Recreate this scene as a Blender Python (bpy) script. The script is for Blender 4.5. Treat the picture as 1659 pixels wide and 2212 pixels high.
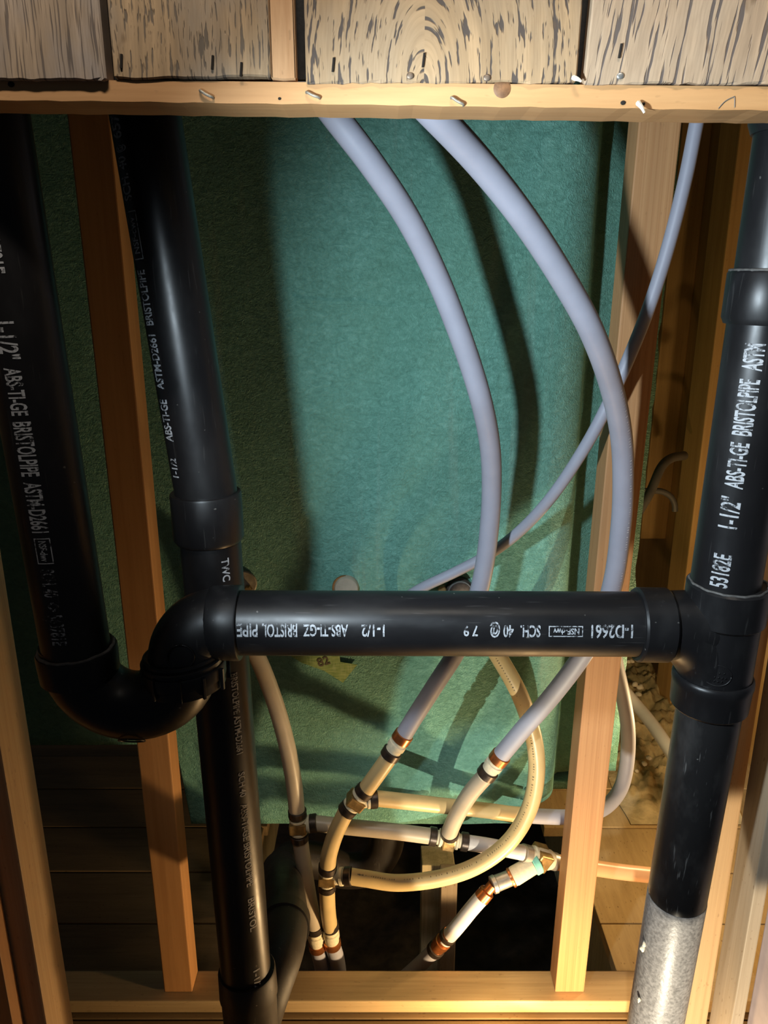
import bpy, bmesh, math, random
from mathutils import Vector, Matrix, noise

for o in list(bpy.data.objects):
    bpy.data.objects.remove(o)
random.seed(7)
SC = bpy.context.scene
COL = SC.collection

# ------------------------------------------------------------------ camera
W, H, F = 1659.0, 2212.0, 1662.0
CAMZ = 0.917
TH = math.radians(16.9)
cam_d = bpy.data.cameras.new('camera')
cam = bpy.data.objects.new('camera', cam_d)
COL.objects.link(cam)
cam.location = (0, 0, CAMZ)
cam.rotation_euler = (math.radians(90) - TH, 0, 0)
cam_d.sensor_fit = 'VERTICAL'
cam_d.sensor_height = 34.6
cam_d.lens = 34.6 * F / H
cam_d.clip_start = 0.01
SC.camera = cam

# ------------------------------------------------------------------ world, lamps, exposure
wd = bpy.data.worlds.new('world')
SC.world = wd
wd.use_nodes = True
bg = wd.node_tree.nodes['Background']
bg.inputs[0].default_value = (0.75, 0.85, 1.0, 1)
bg.inputs[1].default_value = 0.022
SC.view_settings.view_transform = 'Standard'
SC.view_settings.look = 'None'
SC.view_settings.gamma = 1
SC.view_settings.use_curve_mapping = False
SC.view_settings.exposure = 0.0


def lamp(name, kind, loc, energy, color, size, target=None, angle=60, blend=0.3):
    d = bpy.data.lights.new(name, kind)
    d.energy = energy
    d.color = color
    d.shadow_soft_size = size
    o = bpy.data.objects.new(name, d)
    o.location = loc
    if kind == 'SPOT':
        d.spot_size = math.radians(angle)
        d.spot_blend = blend
        dv = Vector(target) - Vector(loc)
        o.rotation_euler = dv.to_track_quat('-Z', 'Y').to_euler()
    COL.objects.link(o)
    return o


# hand torch held beside the phone (cool white)
lamp('hand_torch', 'SPOT', (-0.15, 0.20, CAMZ - 0.015), 19, (0.76, 0.90, 1.0), 0.014, (0.38, 0.86, 0.74), 90, 0.8)
# warm work light lying on the floor inside the wall cavity
lamp('work_light', 'SPOT', (0.215, 0.63, 0.045), 5.5, (1.0, 0.70, 0.36), 0.012, (-0.12, 0.90, 0.16), 118, 0.85)
lamp('work_light_glow', 'POINT', (0.222, 0.622, 0.05), 3.2, (1.0, 0.66, 0.31), 0.015)
# second torch on the floor in front of the opening
lamp('floor_torch', 'SPOT', (0.16, 0.20, 0.10), 18.0, (1.0, 0.88, 0.66), 0.006, (0.30, 0.70, 0.24), 56, 0.08)
# added warm fill, an unseen source lighting the gap beside the tub
lamp('gap_fill', 'POINT', (0.47, 0.93, 0.33), 2.7, (1.0, 0.70, 0.34), 0.012)
# added strip fill on the room side, unseen, brightening the boards above the opening
d_ = bpy.data.lights.new('board_fill', 'AREA')
d_.shape = 'RECTANGLE'
d_.size, d_.size_y, d_.energy, d_.color = 1.3, 0.05, 1.05, (1.0, 0.88, 0.74)
d_.spread = math.radians(30)
sl = bpy.data.objects.new('board_fill', d_)
sl.location = (0.05, 0.06, 1.62)
sl.rotation_euler = (Vector((0.05, 0.445, 1.13)) - sl.location).to_track_quat('-Z', 'Y').to_euler()
COL.objects.link(sl)


# ------------------------------------------------------------------ helpers
def P(px, py, Y):
    """photo pixel + distance from the camera plane -> point in the room"""
    u, v = (px - W / 2) / F, (py - H / 2) / F
    d = Vector((u, math.cos(TH) - v * math.sin(TH), -math.sin(TH) - v * math.cos(TH)))
    return Vector((0, 0, CAMZ)) + d * (Y / d.y)


def at3_(a, b, py):
    L_ = (b - a).length
    best = (1e9, 0)
    for i in range(600):
        p = a.lerp(b, i / 599)
        v = p - Vector((0, 0, CAMZ))
        yy = -(v.y * math.sin(TH) + v.z * math.cos(TH)) / (v.y * math.cos(TH) - v.z * math.sin(TH)) * F + H / 2
        if abs(yy - py) < best[0]:
            best = (abs(yy - py), i / 599 * L_)
    return best[1]


def link(name, me, mat, parent=None):
    o = bpy.data.objects.new(name, me)
    COL.objects.link(o)
    if mat is not None:
        me.materials.append(mat)
    if parent is None:                     # origin to the middle of the thing's base
        if len(me.vertices):
            xs = [v.co for v in me.vertices]
            lo = Vector((min(c.x for c in xs), min(c.y for c in xs), min(c.z for c in xs)))
            hi = Vector((max(c.x for c in xs), max(c.y for c in xs), max(c.z for c in xs)))
            org = Vector(((lo.x + hi.x) / 2, (lo.y + hi.y) / 2, lo.z))
            me.transform(Matrix.Translation(-org))
            o.location = org
    else:
        o.parent = parent
        r = parent
        base = Vector((0, 0, 0))
        while r is not None:
            base += r.location
            r = r.parent
        xs = [v.co for v in me.vertices]
        c = sum(xs, Vector()) / max(1, len(xs))
        me.transform(Matrix.Translation(-c))
        o.location = c - base
    return o


def tag(o, label, cat, group=None):
    o['label'] = label
    o['category'] = cat
    if group:
        o['group'] = group
    return o


def struct(o, label=None, cat=None):
    o['kind'] = 'structure'
    if label:
        o['label'] = label
    if cat:
        o['category'] = cat
    return o


def thing(name, label, cat, loc, group=None):
    o = bpy.data.objects.new(name, None)
    o.empty_display_size = 0.02
    o.location = loc
    COL.objects.link(o)
    return tag(o, label, cat, group)


def mesh_from(bm, name, smooth=False, angle=None):
    bmesh.ops.recalc_face_normals(bm, faces=bm.faces)
    me = bpy.data.meshes.new(name)
    bm.to_mesh(me)
    bm.free()
    if smooth:
        for p in me.polygons:
            p.use_smooth = True
        if angle:
            try:
                me.set_sharp_from_angle(angle=math.radians(angle))
            except Exception:
                pass
    return me


def box_bm(x0, x1, y0, y1, z0, z1, bevel=0.0, wob=0.0, cuts=0):
    bm = bmesh.new()
    bmesh.ops.create_cube(bm, size=1)
    for v in bm.verts:
        v.co = Vector((x0 + (v.co.x + .5) * (x1 - x0), y0 + (v.co.y + .5) * (y1 - y0), z0 + (v.co.z + .5) * (z1 - z0)))
    if bevel:
        bmesh.ops.bevel(bm, geom=bm.edges[:], offset=bevel, segments=2, affect='EDGES', profile=0.6)
    return bm


def box(name, x0, x1, y0, y1, z0, z1, mat, parent=None, bevel=0.0012):
    return link(name, mesh_from(box_bm(x0, x1, y0, y1, z0, z1, bevel), name), mat, parent)


def post(name, b, t, mat, parent=None, bevel=0.0015):
    """a stick of timber: b/t = (x0,x1,y0,y1,z) at foot and head"""
    bm = bmesh.new()
    vs = []
    for (x0, x1, y0, y1, z) in (b, t):
        vs.append([bm.verts.new((x0, y0, z)), bm.verts.new((x1, y0, z)), bm.verts.new((x1, y1, z)), bm.verts.new((x0, y1, z))])
    bm.faces.new(vs[0])
    bm.faces.new(vs[1])
    for i in range(4):
        j = (i + 1) % 4
        bm.faces.new((vs[0][i], vs[0][j], vs[1][j], vs[1][i]))
    bmesh.ops.recalc_face_normals(bm, faces=bm.faces)
    if bevel:
        bmesh.ops.bevel(bm, geom=bm.edges[:], offset=bevel, segments=2, affect='EDGES', profile=0.6)
    return link(name, mesh_from(bm, name), mat, parent)


def catmull(pts, n=10):
    pts = [Vector(p) for p in pts]
    if len(pts) < 3:
        return [pts[0].lerp(pts[-1], i / n) for i in range(n + 1)]
    q = [pts[0] * 2 - pts[1]] + pts + [pts[-1] * 2 - pts[-2]]
    out = []
    for i in range(1, len(q) - 2):
        p0, p1, p2, p3 = q[i - 1:i + 3]
        for k in range(n):
            t = k / n
            out.append(0.5 * ((2 * p1) + (-p0 + p2) * t + (2 * p0 - 5 * p1 + 4 * p2 - p3) * t * t + (-p0 + 3 * p1 - 3 * p2 + p3) * t ** 3))
    out.append(pts[-1])
    return out


def frames(path):
    T = []
    for i in range(len(path)):
        a = path[max(0, i - 1)]
        b = path[min(len(path) - 1, i + 1)]
        T.append((b - a).normalized())
    up = Vector((0, -1, 0))
    if abs(T[0].dot(up)) > .9:
        up = Vector((1, 0, 0))
    N = (up - T[0] * up.dot(T[0])).normalized()
    out = []
    for t in T:
        N = (N - t * N.dot(t)).normalized()
        out.append((t, N, t.cross(N)))
    return out


def sweep_bm(path, rad, seg=24, caps=True, bm=None):
    bm = bm or bmesh.new()
    fr = frames(path)
    rings = []
    for i, p in enumerate(path):
        r = rad(i / (len(path) - 1)) if callable(rad) else rad
        t, n, b = fr[i]
        rings.append([bm.verts.new(p + (n * math.cos(2 * math.pi * k / seg) + b * math.sin(2 * math.pi * k / seg)) * r) for k in range(seg)])
    for a, c in zip(rings, rings[1:]):
        for k in range(seg):
            bm.faces.new((a[k], a[(k + 1) % seg], c[(k + 1) % seg], c[k]))
    if caps:
        bm.faces.new(rings[0])
        bm.faces.new(rings[-1])
    return bm


def tube(name, pts, r, mat, parent=None, seg=24, n=10):
    return link(name, mesh_from(sweep_bm(catmull(pts, n), r, seg), name, True, 40), mat, parent)


def lathe_bm(p0, p1, prof, seg=36, bm=None, flat=None):
    """profile [(s, r)] with s in metres measured from p0 towards p1"""
    bm = bm or bmesh.new()
    p0, p1 = Vector(p0), Vector(p1)
    t = (p1 - p0).normalized()
    up = Vector((0, -1, 0)) if abs(t.y) < .9 else Vector((1, 0, 0))
    n = (up - t * up.dot(t)).normalized()
    b = t.cross(n)
    rings = []
    for s, r in prof:
        rings.append([bm.verts.new(p0 + t * s + (n * math.cos(2 * math.pi * k / seg) + b * math.sin(2 * math.pi * k / seg)) * r) for k in range(seg)])
    for a, c in zip(rings, rings[1:]):
        for k in range(seg):
            bm.faces.new((a[k], a[(k + 1) % seg], c[(k + 1) % seg], c[k]))
    bm.faces.new(rings[0])
    bm.faces.new(rings[-1])
    return bm


def lathe(name, p0, p1, prof, mat, parent=None, seg=36):
    return link(name, mesh_from(lathe_bm(p0, p1, prof, seg), name, True, 35), mat, parent)


def collar_prof(L, r, c=0.0015):
    return [(0, r - c), (c, r), (L - c, r), (L, r - c)]


# ------------------------------------------------------------------ materials
def new_mat(name):
    m = bpy.data.materials.new(name)
    m.use_nodes = True
    nt = m.node_tree
    b = nt.nodes['Principled BSDF']
    return m, nt, b


def nd(nt, typ, **kw):
    n = nt.nodes.new(typ)
    for k, v in kw.items():
        setattr(n, k, v)
    return n


def mapped(nt, scale, loc=(0, 0, 0)):
    tc = nd(nt, 'ShaderNodeTexCoord')
    mp = nd(nt, 'ShaderNodeMapping')
    mp.inputs['Scale'].default_value = scale
    mp.inputs['Location'].default_value = loc
    nt.links.new(tc.outputs['Object'], mp.inputs[0])
    return mp.outputs[0]


def noise_n(nt, vec, scale=1.0, detail=4, rough=0.55, dist=0.0):
    n = nd(nt, 'ShaderNodeTexNoise')
    n.inputs['Scale'].default_value = scale
    n.inputs['Detail'].default_value = detail
    n.inputs['Roughness'].default_value = rough
    n.inputs['Distortion'].default_value = dist
    nt.links.new(vec, n.inputs['Vector'])
    return n.outputs['Fac']


def ramp(nt, fac, stops):
    r = nd(nt, 'ShaderNodeValToRGB')
    e = r.color_ramp.elements
    while len(e) > 1:
        e.remove(e[-1])
    e[0].position = stops[0][0]
    e[0].color = tuple(stops[0][1]) + (1,) if len(stops[0][1]) == 3 else stops[0][1]
    for p, c in stops[1:]:
        x = e.new(p)
        x.color = tuple(c) + (1,)
    nt.links.new(fac, r.inputs[0])
    return r.outputs[0]


def g(v):
    return (v, v, v)


def mix(nt, fac, a, b, mode='MIX'):
    m = nd(nt, 'ShaderNodeMix')
    m.data_type = 'RGBA'
    m.blend_type = mode
    for sock, val in ((0, fac), (6, a), (7, b)):
        if isinstance(val, (int, float)):
            m.inputs[sock].default_value = val
        elif isinstance(val, tuple):
            m.inputs[sock].default_value = val + (1,) if len(val) == 3 else val
        else:
            nt.links.new(val, m.inputs[sock])
    return m.outputs[2]


def bump(nt, b, height, strength=0.3, dist=0.002):
    n = nd(nt, 'ShaderNodeBump')
    n.inputs['Strength'].default_value = strength
    n.inputs['Distance'].default_value = dist
    nt.links.new(height, n.inputs['Height'])
    nt.links.new(n.outputs[0], b.inputs['Normal'])


def axis_scale(axis, along, across):
    return tuple(along if i == axis else across for i in range(3))


def wood(name, c1, c2, axis=2, across=90, along=3.0, speck=0.25, rough=0.62, loc=(0, 0, 0), spec_col=(0.10, 0.045, 0.015)):
    m, nt, b = new_mat(name)
    v = mapped(nt, axis_scale(axis, along, across), loc)
    n1 = noise_n(nt, v, 1.0, 5, 0.55, 0.6)
    fine = noise_n(nt, mapped(nt, axis_scale(axis, along * 5, across * 5), loc), 1.0, 3)
    big = noise_n(nt, mapped(nt, axis_scale(axis, 4, 12), loc), 1.0, 2)
    col = ramp(nt, n1, [(0.32, c2), (0.62, c1)])
    col = mix(nt, 0.35, col, ramp(nt, fine, [(0.3, tuple(x * .75 for x in c2)), (0.7, c1)]))
    col = mix(nt, 0.30, col, ramp(nt, big, [(0.35, tuple(x * .7 for x in c1)), (0.65, tuple(min(1, x * 1.15) for x in c1))]), 'MIX')
    sp = noise_n(nt, mapped(nt, axis_scale(axis, 130, 330), loc), 1.0, 1)
    spf = ramp(nt, sp, [(0.70, g(0)), (0.76, g(speck))])
    col = mix(nt, spf, col, spec_col)
    nt.links.new(col, b.inputs['Base Color'])
    b.inputs['Roughness'].default_value = rough
    bump(nt, b, n1, 0.25, 0.001)
    return m


def weathered(name, base, grey, pore, off, arch=None, lean=0.0, pore_w=300, pore_l=22, thr=0.58, density=1.0, sheen=0.0):
    """old barn-board: pale weathered wood with long dark open pores"""
    m, nt, b = new_mat(name)
    tc = nd(nt, 'ShaderNodeTexCoord')
    sep = nd(nt, 'ShaderNodeSeparateXYZ')
    nt.links.new(tc.outputs['Object'], sep.inputs[0])

    def mth(op, a, c):
        n = nd(nt, 'ShaderNodeMath', operation=op)
        for i, x in enumerate((a, c)):
            if isinstance(x, (int, float)):
                n.inputs[i].default_value = x
            elif x is not None:
                nt.links.new(x, n.inputs[i])
        return n.outputs[0]
    x = mth('ADD', sep.outputs[0], off[0])
    z = mth('ADD', sep.outputs[2], off[2])
    if arch:
        dx = mth('SUBTRACT', sep.outputs[0], arch[0])
        dz = mth('MULTIPLY', mth('SUBTRACT', sep.outputs[2], arch[1]), arch[2])
        u = mth('SQRT', mth('ADD', mth('MULTIPLY', dx, dx), mth('MULTIPLY', dz, dz)), None)
        u = mth('ADD', u, mth('MULTIPLY', mth('GREATER_THAN', dx, 0.0), 3.7))
    else:
        u = mth('ADD', x, mth('MULTIPLY', z, lean))
    # gentle waviness of the grain
    cmbw = nd(nt, 'ShaderNodeCombineXYZ')
    nt.links.new(mth('MULTIPLY', u, 30), cmbw.inputs[0])
    nt.links.new(mth('MULTIPLY', z, 14), cmbw.inputs[2])
    wv = noise_n(nt, cmbw.outputs[0], 1.0, 3)
    u = mth('ADD', u, mth('MULTIPLY', mth('SUBTRACT', wv, 0.5), 0.006))

    def uv(su, sz):
        c = nd(nt, 'ShaderNodeCombineXYZ')
        nt.links.new(mth('MULTIPLY', u, su), c.inputs[0])
        nt.links.new(mth('MULTIPLY', z, sz), c.inputs[2])
        return c.outputs[0]
    pn = noise_n(nt, uv(pore_w, pore_l), 1.0, 2, 0.5)
    ring = noise_n(nt, uv(110, 2.0), 1.0, 1)
    soft = noise_n(nt, uv(160, 5), 1.0, 4)
    patch = noise_n(nt, mapped(nt, (22, 22, 14), off), 1.0, 4, 0.6)
    fine = noise_n(nt, uv(900, 60), 1.0, 3)
    col = ramp(nt, soft, [(0.3, tuple(c * .72 for c in base)), (0.65, tuple(min(1, c * 1.12) for c in base))])
    col = mix(nt, ramp(nt, patch, [(0.42, g(0)), (0.62, g(0.75))]), col, grey)
    col = mix(nt, ramp(nt, fine, [(0.35, g(0.35)), (0.6, g(0))]), col, tuple(c * .5 for c in base))
    pm = mth('ADD', mth('MULTIPLY', pn, 0.72), mth('MULTIPLY', ring, 0.28))
    pf = ramp(nt, pm, [(thr, g(0)), (thr + 0.035, g(density))])
    col = mix(nt, pf, col, pore)
    # rusty / dark little stains
    st = noise_n(nt, mapped(nt, (70, 70, 45), tuple(o + 3 for o in off)), 1.0, 2)
    col = mix(nt, ramp(nt, st, [(0.67, g(0)), (0.74, g(0.75))]), col, (0.13, 0.075, 0.035))
    nt.links.new(col, b.inputs['Base Color'])
    b.inputs['Roughness'].default_value = 0.75 - sheen
    inv = mth('SUBTRACT', 1.0, pf)
    bump(nt, b, inv, 0.5, 0.0012)
    return m


def plain(name, col, rough=0.5, metal=0.0, var=0.15, vscale=60, bumpd=0.0, bscale=200, spec=None):
    m, nt, b = new_mat(name)
    n = noise_n(nt, mapped(nt, (vscale,) * 3), 1.0, 4)
    c = ramp(nt, n, [(0.3, tuple(x * (1 - var) for x in col)), (0.7, tuple(min(1, x * (1 + var)) for x in col))])
    nt.links.new(c, b.inputs['Base Color'])
    b.inputs['Roughness'].default_value = rough
    b.inputs['Metallic'].default_value = metal
    if spec is not None:
        b.inputs['Specular IOR Level'].default_value = spec
    if bumpd:
        bump(nt, b, noise_n(nt, mapped(nt, (bscale,) * 3), 1.0, 3), 0.5, bumpd)
    return m


def abs_mat(name, axis=2, col=(0.008, 0.0075, 0.008), dust=0.3, rough=0.30, dcol=(0.10, 0.095, 0.09), loc=(0, 0, 0)):
    """glossy black plastic, handled and dusty"""
    m, nt, b = new_mat(name)
    sc = noise_n(nt, mapped(nt, axis_scale(axis, 26, 420), loc), 1.0, 2)
    scf = ramp(nt, sc, [(0.66, g(0)), (0.72, g(0.35 * dust))])
    sm = noise_n(nt, mapped(nt, axis_scale(axis, 14, 30), loc), 1.0, 5, 0.6)
    smf = ramp(nt, sm, [(0.5, g(0)), (0.85, g(0.5 * dust))])
    fl = noise_n(nt, mapped(nt, (260,) * 3, loc), 1.0, 0)
    flf = ramp(nt, fl, [(0.86, g(0)), (0.90, g(0.6 * dust))])
    c = mix(nt, smf, col, tuple(x * .45 for x in dcol))
    c = mix(nt, scf, c, dcol)
    c = mix(nt, flf, c, (0.35, 0.33, 0.30))
    nt.links.new(c, b.inputs['Base Color'])
    rr = ramp(nt, sm, [(0.35, g(rough)), (0.75, g(rough + 0.22))])
    nt.links.new(rr, b.inputs['Roughness'])
    b.inputs['Specular IOR Level'].default_value = 0.36
    bump(nt, b, sm, 0.06, 0.0008)
    return m


M = {}
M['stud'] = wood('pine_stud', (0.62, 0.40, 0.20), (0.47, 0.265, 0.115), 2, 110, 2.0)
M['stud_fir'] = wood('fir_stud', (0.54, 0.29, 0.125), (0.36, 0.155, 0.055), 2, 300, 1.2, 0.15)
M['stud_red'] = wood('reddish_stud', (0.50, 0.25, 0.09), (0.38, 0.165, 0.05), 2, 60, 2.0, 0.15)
M['stud_grey'] = wood('greyish_strip', (0.42, 0.33, 0.23), (0.30, 0.22, 0.14), 2, 110, 2.5, 0.5)
M['plate'] = wood('pine_plate', (0.56, 0.40, 0.21), (0.42, 0.28, 0.13), 0, 80, 2.5)
M['batten'] = wood('pine_batten', (0.58, 0.32, 0.135), (0.45, 0.215, 0.075), 0, 75, 5, 0.15, 0.6, (0.02, 0.01, 0))
M['floor'] = wood('subfloor_board', (0.24, 0.155, 0.07), (0.14, 0.09, 0.038), 0, 60, 5, 0.5, 0.8)  # left and front boards, darkened to deepen the shade there
M['floor_ply_lit'] = wood('lit_subfloor_board', (0.56, 0.39, 0.18), (0.40, 0.26, 0.11), 1, 40, 5, 0.5, 0.8)  # right side boards, colour lightened to stand in for light falling there
M['far_wood'] = wood('old_wall_wood', (0.60, 0.37, 0.14), (0.44, 0.25, 0.08), 2, 70, 2.0, 0.2, 0.7)
M['treated'] = wood('treated_post', (0.62, 0.52, 0.32), (0.30, 0.26, 0.15), 2, 90, 2.5, 0.5, 0.8)
M['fresh'] = wood('fresh_cedar_strip', (0.58, 0.34, 0.17), (0.42, 0.21, 0.085), 2, 160, 14, 0.25, 0.75)
M['abs'] = abs_mat('black_abs_pipe', 2)
M['abs_h'] = abs_mat('black_abs_pipe_lying', 0, dust=0.5)
M['abs_fit'] = abs_mat('black_abs_fitting', 2, rough=0.30, dust=0.4)
M['abs_old'] = abs_mat('dusty_old_drain', 2, (0.022, 0.018, 0.015), 1.0, 0.42, (0.11, 0.10, 0.09))
M['cement'] = plain('dried_solvent_cement', (0.075, 0.07, 0.065), 0.7, 0, 0.4, 300)
M['pb'] = plain('grey_plastic_tube', (0.33, 0.335, 0.40), 0.5, 0, 0.06, 30)
M['pex'] = plain('cream_plastic_tube', (0.58, 0.44, 0.22), 0.36, 0, 0.10, 25)
M['pex_pale'] = plain('pale_plastic_tube', (0.42, 0.36, 0.28), 0.40, 0, 0.10, 25)
M['white'] = plain('white_plastic_tube', (0.55, 0.54, 0.55), 0.40, 0, 0.05, 25)
M['orange'] = plain('orange_tinted_tube', (0.74, 0.42, 0.22), 0.34, 0, 0.08, 25)
M['ring'] = plain('dark_crimp_ring', (0.055, 0.042, 0.035), 0.38, 0.6, 0.3, 200)
M['brass'] = plain('dull_brass', (0.36, 0.24, 0.10), 0.42, 0.75, 0.3, 120, 0.0004, 300)
M['copper'] = plain('copper_ring', (0.55, 0.20, 0.07), 0.32, 0.85, 0.2, 120)
M['steel'] = plain('galvanised_steel', (0.50, 0.49, 0.46), 0.38, 0.8, 0.15, 120)
M['putty'] = plain('pipe_thread_paste', (0.66, 0.60, 0.44), 0.7, 0, 0.1, 200, 0.001, 260)
M['teal_tape'] = plain('teal_thread_sealant', (0.22, 0.60, 0.50), 0.6, 0, 0.1, 200)
M['felt'] = plain('black_felt_paper', (0.018, 0.018, 0.019), 0.9, 0, 0.3, 400, 0.0006, 500)
M['pit'] = plain('dark_crawlspace_soil', (0.05, 0.036, 0.026), 0.6, 0, 0.6, 30, 0.004, 60)
M['foam'] = plain('tan_sprayed_foam', (0.52, 0.42, 0.24), 0.85, 0, 0.25, 40, 0.006, 45)
M['crumb'] = plain('white_foam_crumb', (0.70, 0.65, 0.54), 0.9, 0, 0.1, 60)
M['cable'] = plain('grey_cable_sheath', (0.10, 0.095, 0.09), 0.5)
M['painted'] = plain('mauve_painted_board', (0.34, 0.27, 0.27), 0.6, 0, 0.08, 60)
M['nail'] = plain('rusty_steel', (0.20, 0.15, 0.11), 0.55, 0.6, 0.4, 300)
M['staple'] = plain('dull_staple_wire', (0.26, 0.23, 0.18), 0.5, 0.3, 0.3, 300)
M['dark'] = plain('dark_hole', (0.012, 0.008, 0.005), 0.9)
M['washer'] = plain('dusty_metal_disc', (0.33, 0.29, 0.22), 0.5, 0.4, 0.3, 150)
M['plug'] = plain('pale_plug', (0.42, 0.36, 0.27), 0.6, 0, 0.15, 60)
M['rust'] = plain('rust_rim', (0.25, 0.11, 0.03), 0.7, 0, 0.4, 200)


def print_mat(name, col, wear=0.5, bg_=(0.014, 0.013, 0.014)):
    m, nt, b = new_mat(name)
    n = noise_n(nt, mapped(nt, (330,) * 3), 1.0, 3, 0.6)
    n2 = noise_n(nt, mapped(nt, (40,) * 3), 1.0, 2)
    mx = nd(nt, 'ShaderNodeMath', operation='MULTIPLY_ADD')
    nt.links.new(n2, mx.inputs[0])
    mx.inputs[1].default_value = 0.6
    nt.links.new(n, mx.inputs[2])
    c = ramp(nt, mx.outputs[0], [(wear, bg_), (wear + 0.14, col)])
    nt.links.new(c, b.inputs['Base Color'])
    b.inputs['Roughness'].default_value = 0.6
    return m


M['ink'] = print_mat('worn_white_print', (0.36, 0.37, 0.39), 0.66)
M['ink_faint'] = print_mat('faint_white_print', (0.30, 0.31, 0.33), 0.78)
M['ink_tube'] = print_mat('faded_tube_print', (0.66, 0.66, 0.68), 0.7, (0.40, 0.40, 0.44))
M['ink_black'] = plain('black_tube_print', (0.10, 0.08, 0.05), 0.6)
M['pencil'] = plain('pencil_mark', (0.17, 0.14, 0.11), 0.6)

# green fibreglass
m, nt, b = new_mat('green_fibreglass')
v = mapped(nt, (1, 1, 1))
f1 = noise_n(nt, mapped(nt, (95, 95, 150)), 1.0, 6, 0.65, 1.2)
f2 = noise_n(nt, mapped(nt, (210, 210, 180)), 1.0, 4, 0.6, 2.5)
f3 = noise_n(nt, mapped(nt, (7, 7, 5)), 1.0, 3)
drip = noise_n(nt, mapped(nt, (55, 55, 3)), 1.0, 3)
c = ramp(nt, f1, [(0.30, (0.10, 0.27, 0.215)), (0.52, (0.145, 0.37, 0.30)), (0.75, (0.22, 0.48, 0.40))])
c = mix(nt, ramp(nt, f3, [(0.4, g(0)), (0.65, g(0.4))]), c, (0.105, 0.26, 0.18))
c = mix(nt, ramp(nt, drip, [(0.62, g(0)), (0.74, g(0.22))]), c, (0.30, 0.38, 0.30))
nt.links.new(c, b.inputs['Base Color'])
b.inputs['Roughness'].default_value = 0.55
ad = nd(nt, 'ShaderNodeMath', operation='ADD')
nt.links.new(f1, ad.inputs[0])
nt.links.new(f2, ad.inputs[1])
bump(nt, b, ad.outputs[0], 0.7, 0.004)
M['green'] = m
m, nt, b = new_mat('green_label_tape')
t1 = noise_n(nt, mapped(nt, (60, 60, 500)), 1.0, 3)
t2 = noise_n(nt, mapped(nt, (500, 500, 60)), 1.0, 3)
c = ramp(nt, t1, [(0.35, (0.16, 0.27, 0.07)), (0.65, (0.36, 0.46, 0.18))])
c = mix(nt, ramp(nt, t2, [(0.5, g(0)), (0.7, g(0.5))]), c, (0.42, 0.52, 0.28))
nt.links.new(c, b.inputs['Base Color'])
b.inputs['Roughness'].default_value = 0.6
M['tape'] = m

# pipe lower right: dusty
M['abs_dusty'] = abs_mat('black_abs_pipe_dusty', 2, (0.016, 0.015, 0.015), 1.3, 0.24, (0.20, 0.19, 0.18))


# ------------------------------------------------------------------ printed lettering wrapped on pipes
def text_verts(body, size):
    cu = bpy.data.curves.new('lettering', 'FONT')
    cu.body = body
    cu.size = size
    cu.resolution_u = 3
    cu.offset = 0.022 * size
    ob = bpy.data.objects.new('lettering', cu)
    COL.objects.link(ob)
    dg = bpy.context.evaluated_depsgraph_get()
    me = bpy.data.meshes.new_from_object(ob.evaluated_get(dg))
    bpy.data.objects.remove(ob)
    bpy.data.curves.remove(cu)
    return me


def rect_bm(bm, x0, x1, y0, y1):
    vs = [bm.verts.new((x0, y0, 0)), bm.verts.new((x1, y0, 0)), bm.verts.new((x1, y1, 0)), bm.verts.new((x0, y1, 0))]
    bm.faces.new(vs)


def wrap_print(parent, items, p0, p1, r, around, length_to=None, mat='ink', name='printed_lettering'):
    """items: [(kind, text, s0, s1, height)], s measured from p0 towards p1 (reading direction).
    around: angle (deg) of the lettering's middle, 0 = facing the camera, + towards the letters' top"""
    p0, p1 = Vector(p0), Vector(p1)
    t = (p1 - p0).normalized()
    front = Vector((0, -1, 0))
    n = (front - t * front.dot(t)).normalized()
    b = n.cross(t)            # direction of letter tops when read from the front
    out = []
    for kind, body, s0, s1, h in items:
        bm = bmesh.new()
        if kind == 'text':
            me = text_verts(body, h / 0.70)
            bm.from_mesh(me)
            bpy.data.meshes.remove(me)
            xs = [v.co.x for v in bm.verts]
            x0, x1 = min(xs), max(xs)
            for v in bm.verts:
                v.co.x = s0 + (v.co.x - x0) / max(1e-6, x1 - x0) * (s1 - s0)
                v.co.y -= h / 2
        else:
            w = 0.0007
            rect_bm(bm, s0, s1, h / 2 - w, h / 2)
            rect_bm(bm, s0, s1, -h / 2, -h / 2 + w)
            rect_bm(bm, s0, s0 + w, -h / 2, h / 2)
            rect_bm(bm, s1 - w, s1, -h / 2, h / 2)
        k = 8
        for i in range(1, k):
            y = -h / 2 + h * i / k
            bmesh.ops.bisect_plane(bm, geom=bm.verts[:] + bm.edges[:] + bm.faces[:], plane_co=(0, y, 0), plane_no=(0, 1, 0))
        for v in bm.verts:
            a = math.radians(around) + v.co.y / r
            v.co = p0 + t * v.co.x + (n * math.cos(a) + b * math.sin(a)) * (r + 0.00025)
        me = bpy.data.meshes.new(name)
        bm.to_mesh(me)
        bm.free()
        out.append(link(name, me, M[mat], parent))
    return out


# ================================================================== SETTING
# ---- front wall above the opening: felt paper, old boards, batten
YB = 0.4455            # front of boards
zt = 2.1
felt = struct(box('wall_front', -0.95, 0.95, 0.458, 0.4615, P(800, 172, 0.458).z, zt, M['felt'], None, 0), 'black felt paper behind the old boards above the opening', 'wall')


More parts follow.
